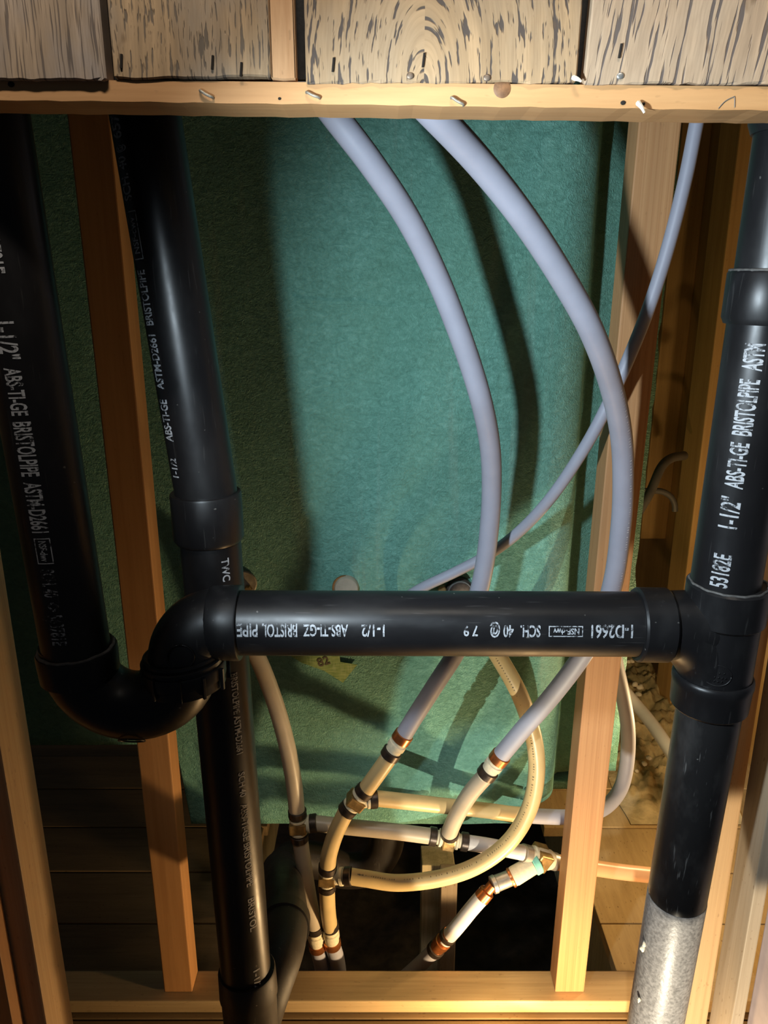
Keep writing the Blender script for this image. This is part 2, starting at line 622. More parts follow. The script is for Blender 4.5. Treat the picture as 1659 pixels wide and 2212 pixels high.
def board(px0, px1, pyb, mat, thick=0.011, y0=YB, topd=(0, 0)):
    a, c = P(px0, pyb, y0).x, P(px1, pyb, y0).x
    zb = P(800, pyb, y0).z
    bm = box_bm(a, c, y0, y0 + thick, zb, zt, 0)
    for v in bm.verts:
        if v.co.z > zb + .5:
            v.co.x += 12 * (topd[0] if v.co.x < (a + c) / 2 else topd[1])
    bmesh.ops.subdivide_edges(bm, edges=[e for e in bm.edges if abs(e.verts[0].co.z - e.verts[1].co.z) < 1e-5 and abs(e.verts[0].co.x - e.verts[1].co.x) > 0.01], cuts=28)
    for v in bm.verts:               # ragged sawn end
        if v.co.z < zb + .01:
            v.co.z += (noise.noise(Vector((v.co.x * 120, v.co.y * 30, px0))) ) * 0.0016
    bmesh.ops.bevel(bm, geom=[e for e in bm.edges if e.is_manifold and e.calc_face_angle(0) > 1.0], offset=0.0008, segments=1, affect='EDGES')
    return link('plank', mesh_from(bm, 'plank'), mat, felt)


M['old1'] = weathered('weathered_board_silvered', (0.40, 0.30, 0.21), (0.36, 0.32, 0.30), (0.085, 0.07, 0.065), (1, 0, 2), None, 0, 800, 22, 0.548, 0.75, 0.3)
M['old2'] = weathered('weathered_board_streaked', (0.42, 0.29, 0.165), (0.25, 0.22, 0.185), (0.085, 0.072, 0.06), (5, 0, 4), None, 0, 640, 75, 0.545, 0.8)
M['old4'] = weathered('weathered_board_arched_grain', (0.42, 0.275, 0.145), (0.36, 0.26, 0.16), (0.06, 0.046, 0.04), (9, 0, 1), (-0.012, -(2.1 - P(800, 178, YB).z) / 2 - 0.004, 0.40), 0, 560, 80, 0.551, 0.95)
M['old5'] = weathered('weathered_board_pale_grain', (0.45, 0.315, 0.20), (0.46, 0.345, 0.235), (0.08, 0.066, 0.064), (2, 0, 7), None, -0.12, 520, 32, 0.552, 0.9)
board(-1300, -100, 174, M['old2'], 0.012, YB - 0.001)
board(-90, 230, 174, M['old1'], 0.013, YB - 0.002)
board(246, 585, 167, M['old2'], 0.011)
board(586, 640, 172, M['fresh'], 0.009, YB + 0.001)
board(661, 1246, 178, M['old4'], 0.011, YB, (0, 0.001))
board(1262, 1860, 182, M['old5'], 0.011, YB, (0.0035, 0))
board(1878, 2900, 182, M['old2'], 0.011, YB)
# small nail heads, staple slots in the boards
for px, py in ((262, 132), (459, 135), (521, 150), (915, 130), (1340, 110), (720, 140), (52, 145)):
    p = P(px, py, YB - 0.0005)
    bm = sweep_bm([p + Vector((0.0004, 0, 0.0032)), p, p + Vector((-0.0004, 0, -0.0032))], 0.0007, 6)
    link('staple_slot', mesh_from(bm, 'staple_slot'), M['dark'], felt)
for px, py in ((1340, 164), (1052, 168), (886, 164)):
    p = P(px, py, YB - 0.0004)
    bm = bmesh.new()
    bmesh.ops.create_icosphere(bm, subdivisions=2, radius=0.0017, matrix=Matrix.Translation(p) @ Matrix.Diagonal((1.2, 0.35, 1, 1)))
    link('nail_head', mesh_from(bm, 'nail_head', True), M['steel' if px == 1340 else 'nail'], felt)

# batten
yb = 0.447
bt = []
bm = bmesh.new()
prev = None
for i in range(61):
    px = -120 + (1780 + 120) * i / 60
    top = P(px, 171 + px * 0.0095, yb)
    bot = P(px, 216 + px * 0.0135 + (1.2 * math.sin(i * 1.7) if i % 3 else 0), yb)
    ring = [bm.verts.new(top), bm.verts.new(bot), bm.verts.new(bot + Vector((0, 0.035, 0.0))), bm.verts.new(top + Vector((0, 0.035, 0)))]
    if prev:
        for a in range(4):
            bm.faces.new((prev[a], prev[(a + 1) % 4], ring[(a + 1) % 4], ring[a]))
    else:
        bm.faces.new(ring)
    prev = ring
bm.faces.new(prev)
trim = struct(link('trim_1', mesh_from(bm, 'trim_1'), M['batten']), 'long pine batten under the old boards', 'trim')


def staple(px, py, ang, L=0.0068, mat='staple'):
    p = P(px, py, yb - 0.001)
    d = Vector((math.cos(ang), 0, math.sin(ang)))
    pts = [p - d * L / 2 + Vector((0, 0.003, 0)), p - d * L / 2 + Vector((0, -0.0006, 0.0002)), p + Vector((0, -0.0010, -0.0002)), p + d * L / 2 + Vector((0, -0.0006, 0)), p + d * L / 2 + Vector((0, 0.003, 0))]
    return tube('staple', pts, 0.0007, M[mat], trim, 8, 5)


staple(446, 204, -0.45)
staple(676, 206, -0.35)
staple(988, 219, -0.45)
for px, py, rr, mm in ((24, 182, 0.0014, 'dark'), (1346, 222, 0.0011, 'dark'), (604, 213, 0.0007, 'dark'), (1390, 224, 0.0007, 'dark')):
    p = P(px, py, yb - 0.0002)
    bm = bmesh.new()
    bmesh.ops.create_icosphere(bm, subdivisions=2, radius=rr, matrix=Matrix.Translation(p) @ Matrix.Diagonal((1.3, .4, 1, 1)))
    link('nail_hole', mesh_from(bm, 'nail_hole', True), M[mm], trim)
# knot in the batten
p = P(1085, 191, yb - 0.0001)
lathe('knot', p + Vector((0, 0.004, 0)), p + Vector((0, -0.0004, 0)), [(0, 0.0048), (0.0038, 0.0048), (0.0044, 0.0036)], plain('dark_knot', (0.20, 0.095, 0.04), 0.6, 0, 0.4, 300), trim, 20)
# splinters
for (px, py, dx, dy) in ((1378, 222, 14, 22), (1238, 168, 18, 8)):
    a, c = P(px, py, yb - 0.001), P(px + dx, py + dy, yb - 0.004)
    tube('splinter', [a, a.lerp(c, .5) + Vector((0, -0.001, 0)), c], lambda t: 0.0014 * (1 - t * .6), M['crumb'], trim, 6, 4)
# pencil mark on the batten
tube('pencil_mark', [P(1552, 234, yb - .0002), P(1566, 219, yb - .0002), P(1583, 210, yb - .0002), P(1587, 211, yb - .0002), P(1587, 232, yb - .0002)], 0.0003, M['pencil'], trim, 5, 5)

# front wall either side of the opening (left board edge, right painted board)
wl = struct(box('wall_left', -0.95, -0.346, 0.448, 0.487, 0.0, 1.02, M['far_wood'], None, 0.002), 'wooden wall face left of the opening', 'wall')
struct(box('wall_right_front', 0.3275, 0.95, 0.498, 0.531, 0.0, 1.02, M['painted'], None, 0.002), 'mauve painted wall board right of the opening', 'wall')

# ---- floor: subfloor boards as parts, hole in the middle
floor = struct(box('floor', -0.95, 1.0, 0.28, 0.30, -0.04, 0.0, M['floor'], None, 0.001), 'old plank subfloor around the dark hole', 'floor')
ys = [0.30, 0.42, 0.545, 0.665, 0.762, 0.8175]
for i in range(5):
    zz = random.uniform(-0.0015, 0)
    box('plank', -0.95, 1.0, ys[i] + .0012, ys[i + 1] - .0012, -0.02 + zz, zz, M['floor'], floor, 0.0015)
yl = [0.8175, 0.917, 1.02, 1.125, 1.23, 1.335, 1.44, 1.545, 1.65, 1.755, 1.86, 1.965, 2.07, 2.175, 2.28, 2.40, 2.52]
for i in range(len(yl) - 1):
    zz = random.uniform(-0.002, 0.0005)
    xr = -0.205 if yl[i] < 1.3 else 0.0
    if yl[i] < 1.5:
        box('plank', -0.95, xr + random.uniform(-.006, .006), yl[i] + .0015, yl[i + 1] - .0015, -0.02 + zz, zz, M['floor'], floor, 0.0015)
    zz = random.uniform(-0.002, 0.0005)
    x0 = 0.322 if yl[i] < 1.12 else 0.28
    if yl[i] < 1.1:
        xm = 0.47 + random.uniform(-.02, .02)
        box('plank', x0, xm - .001, yl[i] + .0015, yl[i + 1] - .0015, -0.02 + zz, zz, M['floor_ply_lit'], floor, 0.0015)
        box('plank', xm + .001, 1.0, yl[i] + .0015, yl[i + 1] - .0015, -0.02 + zz - .001, zz - .001, M['floor_ply_lit'], floor, 0.0015)
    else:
        box('plank', x0, 1.0, yl[i] + .0015, yl[i + 1] - .0015, -0.02 + zz, zz, M['floor_ply_lit'], floor, 0.0015)

# crawl space below the hole
bm = bmesh.new()
bmesh.ops.create_grid(bm, x_segments=50, y_segments=50, size=0.7)
for v in bm.verts:
    v.co += Vector((0.05, 1.15, -0.42))
    v.co.z += 0.03 * noise.noise(v.co * 9) + 0.012 * noise.noise(v.co * 31)
struct(link('ground', mesh_from(bm, 'ground', True), M['pit']), 'dark plastic covered soil under the floor hole', 'ground')
# joists flanking the hole
for x0, x1 in ((-0.262, -0.224), (0.334, 0.372)):
    o = box('floor_joist', x0, x1, 0.80, 2.3, -0.20, -0.0225, M['treated'], None, 0.002)
    tag(o, 'dark floor joist along the %s edge of the floor hole' % ('left' if x0 < 0 else 'right'), 'joist', 'joists beside the floor hole')

# ---- right alley: side wall, end wall with wood, foam curb
wr = struct(box('wall_right', 0.72, 0.74, 0.62, 2.55, 0.0, 1.9, M['far_wood'], None, 0.001), 'brown wooden side wall beyond the tub', 'wall')
for (x0, x1, y0, y1, z0) in ((0.612, 0.655, 1.456, 1.545, 0.0), (0.665, 0.72, 1.06, 1.10, 0), (0.655, 0.72, 1.86, 1.90, 0.28)):
    box('stud', x0, x1, y0, y1, z0, 1.9, M['far_wood'], wr, 0.003)
struct(box('wall_back', 0.20, 0.74, 2.55, 2.58, 0.0, 1.9, M['far_wood'], None, 0.001), 'brown wooden end wall far behind the tub', 'wall')

# rough sprayed-foam / debris along the side wall
bm = bmesh.new()
bmesh.ops.create_grid(bm, x_segments=60, y_segments=110, size=1)
for v in bm.verts:
    u_, w_ = (v.co.x + 1) / 2, (v.co.y + 1) / 2
    y = 1.13 + w_ * 0.75
    x = 0.43 + u_ * 0.20 + 0.03 * noise.noise(Vector((y * 6, 0, 3)))
    h = 0.012 + 0.03 * u_
    q = Vector((x * 32, y * 32, 1))
    h += 0.018 * noise.noise(q) + 0.012 * noise.noise(q * 2.3) + 0.006 * noise.noise(q * 5)
    h *= min(1, u_ * 6) * min(1, w_ * 8)
    v.co = Vector((x, y, max(0.002, h)))
o = link('foam_debris', mesh_from(bm, 'foam_debris', True), M['foam'])
o['kind'] = 'stuff'
tag(o, 'rough tan foam heaped along the side wall behind the right stud', 'foam')
# white crumbs
bm = bmesh.new()
for (px, py, Y, rr) in ((1372, 1478, 1.5, .010), (1382, 1484, 1.5, .012), (1379, 1500, 1.5, .010), (1365, 1428, 1.52, .008), (1357, 1429, 1.5, .007), (1392, 1650, 1.27, .008), (1402, 1637, 1.28, .008), (1375, 1665, 1.25, .006), (1447, 1930, .97, .003)):
    p = P(px, py, Y)
    mt = Matrix.Translation(p) @ Matrix.Diagonal((1, 1, .8, 1))
    r = bmesh.ops.create_icosphere(bm, subdivisions=2, radius=rr * .7, matrix=mt)
    for v in r['verts']:
        v.co += (v.co - p) * 0.4 * noise.noise(v.co * 150)
o = link('foam_crumbs', mesh_from(bm, 'foam_crumbs', True), M['crumb'])
o['kind'] = 'stuff'
tag(o, 'white foam crumbs scattered on the tan debris beside the right stud', 'crumbs')

# ================================================================== TIMBER
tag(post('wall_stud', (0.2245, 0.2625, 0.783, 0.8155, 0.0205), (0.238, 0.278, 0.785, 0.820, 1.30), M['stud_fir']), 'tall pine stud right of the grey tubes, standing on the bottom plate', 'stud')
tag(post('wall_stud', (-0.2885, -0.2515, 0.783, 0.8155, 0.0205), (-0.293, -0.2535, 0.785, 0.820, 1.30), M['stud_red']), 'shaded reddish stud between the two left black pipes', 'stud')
tag(post('wall_stud', (-0.330, -0.290, 0.505, 0.549, 0.0), (-0.330, -0.290, 0.505, 0.549, 1.0), M['stud']), 'pine stud at the lower left edge of the opening', 'stud')
tag(box('wall_strip', -0.3455, -0.3085, 0.488, 0.5035, 0.0, 1.0, M['stud_red'], None, 0.001), 'thin brown strip nailed on the left edge stud', 'board')
tag(post('wall_stud', (0.275, 0.3215, 0.585, 0.624, 0.0), (0.275, 0.3215, 0.585, 0.624, 1.3), M['stud']), 'pine stud close behind the right black vent pipe', 'stud')
tag(box('wall_strip', 0.3150, 0.3262, 0.533, 0.570, 0.0, 1.2, M['stud_grey'], None, 0.001), 'greyish board edge at the far right beside the pine stud', 'board')
tag(post('bottom_plate', (-0.60, 0.50, 0.770, 0.8165, 0.0008), (-0.60, 0.50, 0.770, 0.8165, 0.020), M['plate'], None, 0.0015), 'pine bottom plate lying on the floor in front of the dark hole', 'plate')
pl = P(915, 1835, 1.02)
tag(post('support_post', (0.062, 0.108, 1.0, 1.045, -0.40), (0.060, 0.112, 1.0, 1.045, 0.03), M['treated']), 'weathered post rising out of the dark floor hole', 'post')
tag(post('support_block', (0.088, 0.113, 0.965, 0.998, -0.40), (0.088, 0.113, 0.965, 0.998, 0.035), M['stud_grey']), 'lighter short block fixed to the post in the floor hole', 'block')

# ================================================================== TUB
tub = thing('bathtub', 'green fibreglass bathtub shell standing behind the pipes', 'bathtub', (0, 0.9, 0.2))
YG, XR = 0.880, 0.238
prof = [(x, YG) for x in [-0.80 + i * 0.0125 for i in range(79)]]
prof = [p for p in prof if p[0] < XR - 0.05]
for i in range(13):
    a = math.pi / 2 * i / 12
    prof.append((XR - 0.05 + 0.05 * math.sin(a), YG + 0.05 - 0.05 * math.cos(a)))
prof += [(XR + 0.002, YG + 0.065), (XR + 0.012, YG + 0.075), (XR + 0.04, YG + 0.078), (XR + 0.07, YG + 0.078), (XR + 0.098, YG + 0.078)]
zb0 = P(800, 1797, YG).z
zbl = P(230, 1608, YG).z
ZN = 90
bm = bmesh.new()
cols = []
for (x, y) in prof:
    zb = zb0
    if x < -0.27:
        zb = zbl
    if x > 0.196:
        zb = P(800, 1742, YG).z
        if x > XR + .001:
            zb += 0.0
    cs = []
    for k in range(ZN + 1):
        z = zb + (1.42 - zb) * k / ZN
        q = Vector((x * 5, z * 4, 2))
        dy = 0.0035 * noise.noise(q) + 0.0012 * noise.noise(q * 6)
        dx = 0
        if x > XR + 0.09:
            dx = 0.004 * noise.noise(Vector((z * 30, 5, 1)))
        yy = y + dy
        # lower roll under
        if x <= 0.196 and x > -0.27:
            yy += 0.02 * max(0, 1 - (z - zb) / 0.012) ** 2
        cs.append(bm.verts.new((x + dx, yy, z)))
    cols.append(cs)
for a, c_ in zip(cols, cols[1:]):
    for k in range(ZN):
        bm.faces.new((a[k], c_[k], c_[k + 1], a[k + 1]))
tp = link('panel', mesh_from(bm, 'panel', True), M['green'], tub)
sm = tp.modifiers.new('thickness', 'SOLIDIFY')
sm.thickness = 0.004
sm.offset = 1.0
# far side of the tub so that it has depth
box('side_panel', 0.30, 0.306, 0.945, 2.3, P(800, 1742, YG).z, 1.42, M['green'], tub, 0.002)
box('underside', -0.262, 0.29, 0.95, 2.3, zb0 + 0.015, zb0 + 0.03, M['green'], tub, 0.004)
# rounded rib along the panel
tube('glass_mat_seam', [P(640, 655, YG - .0005), P(760, 659, YG - .0005), P(900, 664, YG - .0005), P(1010, 668, YG - 0.0005)], 0.0006, M['green'], tub, 6, 6)
# label tape
pts = [(615, 1385), (620, 1412), (652, 1432), (700, 1449), (741, 1475), (757, 1454), (772, 1436), (735, 1430), (730, 1385)]
bm = bmesh.new()
vs = [bm.verts.new(P(x, y, YG - 0.0035)) for x, y in pts]
f = bm.faces.new(vs)
r = bmesh.ops.extrude_face_region(bm, geom=[f])
for v in [e for e in r['geom'] if isinstance(e, bmesh.types.BMVert)]:
    v.co.y += 0.0006
lab = link('label_tape', mesh_from(bm, 'label_tape'), M['tape'], tub)
lab['label'] = 'torn green label tape'
me = text_verts('82', 0.016)
pc = P(705, 1436, YG - 0.004)
me.transform(Matrix.Translation(pc) @ Matrix.Rotation(math.radians(-18), 4, 'Y') @ Matrix.Rotation(math.pi / 2, 4, 'X') @ Matrix.Translation((-0.01, 0, 0)))
link('handwriting', me, M['ink_black'], lab)

# knobs / plugs showing above the horizontal pipe
d = thing('round_plug', 'pale round plug on the green panel above the horizontal pipe', 'plug', P(750, 1268, YG))
pc = P(749, 1266, YG)
lathe('disc', pc + Vector((0, 0.0, 0)), pc + Vector((0, -0.01, 0)), [(0, 0.0148), (0.008, 0.0148), (0.010, 0.0136)], M['plug'], d)
lathe('rim', pc + Vector((-0.002, 0.0, -0.001)), pc + Vector((-0.002, -0.01, -0.001)), [(0, 0.0158), (0.004, 0.0158), (0.005, 0.015)], M['rust'], d)
d = thing('washer', 'dusty round metal disc peeking out behind the left coupling pipe', 'washer', P(528, 1258, YG))
pc = P(527, 1258, YG)
lathe('disc', pc, pc + Vector((0, -0.01, 0)), [(0, 0.0165), (0.004, 0.0165), (0.005, 0.0155)], M['washer'], d)
lathe('bolt', pc + Vector((0.006, -0.004, -0.006)), pc + Vector((0.006, -0.014, -0.006)), [(0, 0.005), (0.006, 0.005), (0.007, 0.004)], M['brass'], d, 6)
d = thing('valve', 'dark round valve stub behind the horizontal pipe and grey tube', 'valve', P(990, 1275, YG))
pc = P(992, 1272, YG)
lathe('body', pc, pc + Vector((0, -0.02, 0)), [(0, 0.0165), (0.008, 0.0165), (0.009, 0.0135), (0.014, 0.0135), (0.0145, 0.010)], M['ring'], d)
lathe('ring', pc + Vector((0, -0.0095, 0)), pc + Vector((0, -0.02, 0)), [(0, 0.0150), (0.003, 0.0150), (0.0035, 0.0145)], M['cable'], d)
lathe('nut', pc + Vector((-0.022, 0, 0.003)), pc + Vector((-0.022, -0.02, 0.003)), [(0, 0.0055), (0.010, 0.0055), (0.011, 0.0045)], M['brass'], d, 6)

# ================================================================== BLACK DRAIN PIPES
R = 0.02415
# pipe 1 : far left into trap
a1, b1 = P(-52, 100, 0.512), P(166, 1408, 0.513)
p1 = tag(lathe('drain_pipe', a1, b1, [(0, R), ((b1 - a1).length * .5, R), ((b1 - a1).length, R)], M['abs']), 'long black drain pipe at far left running down into the trap', 'pipe')
# pipe 2 : upper, into coupling
a2, b2 = P(300, 160, 0.583), P(447, 1075, 0.583)
p2 = tag(lathe('drain_pipe', a2, b2, [(0, R), ((b2 - a2).length, R)], M['abs']), 'black drain pipe second from left, above the coupling', 'pipe')
b2b = P(532, 2110, 0.588)
c2 = P(449, 1100, 0.583)
p2b = tag(lathe('drain_pipe', c2, b2b, [(0, R), ((b2b - c2).length, R)], M['abs']), 'black drain pipe below the coupling, passing behind the horizontal pipe', 'pipe')
ax = (b2 - a2).normalized()
cp = thing('coupling', 'black coupling joining the two lengths of the second left pipe', 'coupling', P(449, 1180, 0.583))
t0, t1 = P(444, 1063, 0.583), P(452, 1166, 0.583)
L = (t1 - t0).length
lathe('sleeve', t0, t1, [(0, R + .0002), (0.0, 0.0272), (0.0015, 0.0278), (L - 0.003, 0.0278), (L, 0.0262), (L, R + .0002)], M['abs_fit'], cp)

# horizontal pipe
hL, hR = P(500, 1345, 0.524), P(1425, 1348, 0.524)
ph = tag(lathe('drain_pipe', hL, hR, [(0, R), ((hR - hL).length, R)], M['abs_h']), 'horizontal black drain pipe crossing in front of the grey tubes', 'pipe')
for px, py, w in ((1003, 1381, .0012), (1005, 1389, .0015), (1001, 1375, .0010), (998, 1372, .0008)):
    p = P(px, py, 0.524 - R + 0.004)
    bm = bmesh.new()
    bmesh.ops.create_icosphere(bm, subdivisions=1, radius=w, matrix=Matrix.Translation(p))
    link('paint_fleck', mesh_from(bm, 'paint_fleck', True), M['crumb'], ph)

# P-trap
trap = thing('p_trap', 'black P-trap with slip nut joining the left pipe to the horizontal pipe', 'trap', P(285, 1590, 0.515))
YT = 0.516
xl, xr = P(168, 1430, YT).x, P(399, 1430, YT).x
Rb = (xr - xl) / 2
zc = CAMZ - 0.270
xc = (xl + xr) / 2
path = [Vector((xl, YT, zc + 0.012))]
for i in range(25):
    a = math.pi + math.pi * i / 24
    path.append(Vector((xc + Rb * math.cos(a), YT, zc + Rb * math.sin(a))))
path.append(Vector((xr, YT, zc + 0.004)))
link('u_bend', mesh_from(sweep_bm(path, 0.0258, 36), 'u_bend', True, 40), M['abs_fit'], trap)
axp = (a1 - b1).normalized()
cb = Vector((xl + 0.0015, YT - .001, zc - 0.014))
lathe('collar', cb, cb + axp, [(0, 0.0262), (0.001, 0.0284), (0.021, 0.0290), (0.0225, 0.0284), (0.0225, 0.0245)], M['abs_fit'], trap)
# grey cement bead on the collar rim
bm = bmesh.new()
n_ = 48
pth = []
q0 = cb + axp * 0.0228
uu = axp.cross(Vector((0, 1, 0))).normalized()
vv = axp.cross(uu).normalized()
for i in range(n_ + 1):
    a = 2 * math.pi * i / n_
    rr = 0.0264 + 0.0003 * math.sin(i * 2.3)
    pth.append(q0 + uu * rr * math.cos(a) + vv * rr * math.sin(a) + axp * 0.0003 * math.sin(i * 1.1))
link('cement_bead', mesh_from(sweep_bm(pth, 0.0014, 8), 'cement_bead', True), M['cement'], trap)
# slip nut with rings and lugs
nb = Vector((xr, YT, zc - 0.022))
tilt = Vector((-0.06, 0, 1)).normalized()
nut = lathe('slip_nut', nb, nb + tilt, [(0, 0.0265), (0.001, 0.0296), (0.008, 0.0302), (0.0085, 0.0310), (0.017, 0.0316), (0.0185, 0.0308), (0.0185, 0.0300), (0.0200, 0.0300), (0.0205, 0.0306), (0.0225, 0.0306), (0.023, 0.0296), (0.0228, 0.0286), (0.0243, 0.0286), (0.025, 0.0290), (0.0265, 0.0286), (0.027, 0.0272), (0.0262, 0.0262), (0.0262, 0.025)], M['abs_fit'], trap, 48)
for a in (-150, -120, -83, -52, -20, 12, 60):
    ar = math.radians(a)
    pos = nb + Vector((0.0315 * math.cos(ar), 0.0315 * math.sin(ar), 0.0105))
    bm = box_bm(-.0011, .0011, -.0014, .0014, -.0085, .0085, 0.0004)
    me = mesh_from(bm, 'lug')
    me.transform(Matrix.Translation(pos) @ Matrix.Rotation(ar + math.pi / 2, 4, 'Z'))
    link('lug', me, M['abs_fit'], nut)
# outlet elbow
zh = hL.z
Re = 0.0245
path = [Vector((xr, YT, zc - 0.004))]
for i in range(19):
    a = math.pi - (math.pi / 2) * i / 18
    path.append(Vector((xr + Re + Re * math.cos(a), YT + (0.524 - YT) * i / 18, zh - Re + Re * math.sin(a))))
path.append(Vector((P(470, 1345, .524).x, 0.524, zh)))
link('elbow', mesh_from(sweep_bm(path, 0.0262, 36), 'elbow', True, 40), M['abs_fit'], trap)
h0, h1 = P(456, 1345, .524), P(521, 1345, .524)
L = (h1 - h0).length
lathe('outlet_collar', h0, h1, [(0, 0.0256), (0, 0.0268), (0.0015, 0.0276), (L - .001, 0.0282), (L, 0.0276), (L, R)], M['abs_fit'], trap)
# moulding scar on bend and elbow
for c_, nrm, rr in ((Vector((xc, YT - 0.0258 * .62, zc - Rb - 0.0258 * .78)), Vector((0, -.62, -.78)), 0.0095), (Vector((xr + 0.004, YT - .0235, zh - 0.012)), Vector((0.1, -1, 0.0)), 0.0095)):
    nrm = nrm.normalized()
    uu = nrm.cross(Vector((1, 0, 0.01))).normalized()
    vv = nrm.cross(uu)
    pth = [c_ + nrm * 0.0003 + uu * rr * math.cos(t * .26) + vv * rr * math.sin(t * .26) for t in range(25)]
    link('mould_mark', mesh_from(sweep_bm(pth, 0.0007, 6), 'mould_mark', True), M['abs_fit'], trap)

# pipe 3 (right vent stack): upper, coupling, tee, lower
q_top, q_tee = P(1762, 10, 0.522), P(1566, 1262, 0.522)
p3 = tag(lathe('vent_pipe', q_top, q_tee, [(0, R), ((q_tee - q_top).length, R)], M['abs']), 'black vent pipe at the right edge above the tee fitting', 'pipe')
ax3 = (q_tee - q_top).normalized()


def on3(py):
    # point on the upper right pipe at about photo row py
    best = None
    for i in range(400):
        p = q_top.lerp(q_tee, i / 399)
        v = (p - Vector((0, 0, CAMZ)))
        yy = -(v.y * math.sin(TH) * 1 + v.z * math.cos(TH)) / (v.y * math.cos(TH) - v.z * math.sin(TH)) * F + H / 2
        if best is None or abs(yy - py) < best[0]:
            best = (abs(yy - py), p)
    return best[1]


cp = thing('coupling', 'black coupling on the upper part of the right vent pipe', 'coupling', on3(720))
t0, t1 = on3(585), on3(700)
L = (t1 - t0).length
lathe('sleeve', t0, t1, [(0, R), (0, 0.0272), (0.0015, 0.0280), (L - .004, 0.0280), (L, 0.0262), (L, R)], M['abs_fit'], cp)
t0r = t0 + ax3 * -0.0004
uu = ax3.cross(Vector((0, 1, 0))).normalized()
vv = ax3.cross(uu).normalized()
link('cement_bead', mesh_from(sweep_bm([t0r + (uu * math.cos(i * .1309) + vv * math.sin(i * .1309)) * (0.0262 + .0004 * math.sin(i * 2.1)) for i in range(49)], 0.0011, 8), 'cement_bead', True), M['cement'], cp)
cp = thing('coupling', 'black fitting end at the top right corner of the vent pipe', 'coupling', on3(300))
t0, t1 = on3(150), on3(290)
L = (t1 - t0).length
lathe('sleeve', t0, t1, [(0, R), (0, 0.0280), (L - .006, 0.0280), (L, 0.0256), (L, R)], M['abs_fit'], cp)

tee = thing('sanitary_tee', 'black sanitary tee joining the horizontal pipe to the right vent pipe', 'tee fitting', P(1535, 1530, 0.524))
ta, tb = P(1569, 1290, 0.522), P(1537, 1500, 0.524)
d3 = (tb - ta).normalized()
L = (tb - ta).length
lathe('body', ta, tb, [(0, 0.0262), (L, 0.0262)], M['abs_fit'], tee)
# top collar
u0 = ta - d3 * 0.012
lathe('collar', u0, u0 + d3, [(0, R), (0, 0.0276), (0.0015, 0.0290), (0.028, 0.0290), (0.0305, 0.0264)], M['abs_fit'], tee)
bt_ = u0 - d3 * 0.0002
uu = d3.cross(Vector((0, 1, 0))).normalized()
vv = d3.cross(uu).normalized()
link('cement_bead', mesh_from(sweep_bm([bt_ + (uu * math.cos(i * .1309) + vv * math.sin(i * .1309)) * (0.0266 + .0005 * math.sin(i * 1.7)) for i in range(49)], 0.0010, 8), 'cement_bead', True), M['cement'], tee)
# bottom collar, with a raised rounded lip
v0 = P(1541, 1452, 0.524)
lathe('collar', v0, v0 + d3, [(0, 0.0262), (0.0, 0.0278), (0.001, 0.0290), (0.003, 0.0296), (0.007, 0.0296), (0.0085, 0.0290), (0.027, 0.0284), (0.029, 0.0265), (0.029, R)], M['abs_fit'], tee)
# side hub
s0, s1 = P(1372, 1349, 0.524), P(1441, 1350, 0.524)
L = (s1 - s0).length
lathe('collar', s0, s1, [(0, R), (0, 0.0266), (0.0015, 0.0278), (L - .0015, 0.0278), (L, 0.0266)], M['abs_fit'], tee)
# swept branch
zb_ = P(1500, 1350, .524).z
bp = [P(1425, 1350, 0.524), P(1452, 1352, 0.524), P(1478, 1360, .524), P(1505, 1382, .524), P(1528, 1416, .524), P(1540, 1455, .524)]
link('branch', mesh_from(sweep_bm(catmull(bp, 8), 0.0252, 36), 'branch', True, 40), M['abs_fit'], tee)
bp2 = [P(1425, 1349, 0.524), P(1480, 1347, 0.524), P(1555, 1346, 0.524)]
link('branch_top', mesh_from(sweep_bm(catmull(bp2, 6), 0.0250, 36), 'branch_top', True, 40), M['abs_fit'], tee)
# oval emblem with raised unreadable marks
ec = P(1551, 1462, 0.524 - 0.0265)
er = Vector((1, 0, 0))
eu = (-d3).normalized()
en = Vector((0, -1, 0))
pth = []
for i in range(37):
    a = 2 * math.pi * i / 36
    x_, y_ = 0.0096 * math.cos(a), 0.0082 * math.sin(a)
    p = ec + er * x_ + eu * y_
    dx = p.x - (ta + d3 * ((p - ta).dot(d3))).x
    p.y = 0.5235 - math.sqrt(max(1e-6, 0.0264 ** 2 - dx * dx))
    pth.append(p)
emb = link('emblem', mesh_from(sweep_bm(pth, 0.0005, 6), 'emblem', True), M['abs_fit'], tee)
emb['label'] = 'raised oval maker mark'
for row, (ys_, xs_) in enumerate(((0.0022, (-.0045, -.0015, .0015, .0045)), (-0.0015, (-.006, -.0036, -.0012, .0012, .0036, .006)), (-0.0046, (-.0036, -.0012, .0012, .0036)))):
    for x_ in xs_:
        p = ec + er * x_ + eu * ys_
        dx = p.x - (ta + d3 * ((p - ta).dot(d3))).x
        p.y = 0.5235 - math.sqrt(max(1e-6, 0.0264 ** 2 - dx * dx))
        bm = sweep_bm([p - er * .0006 - eu * .0008, p + eu * .0008, p + er * .0006 - eu * .0006], 0.00035, 5)
        link('raised_letter', mesh_from(bm, 'raised_letter', True), M['abs_fit'], emb)

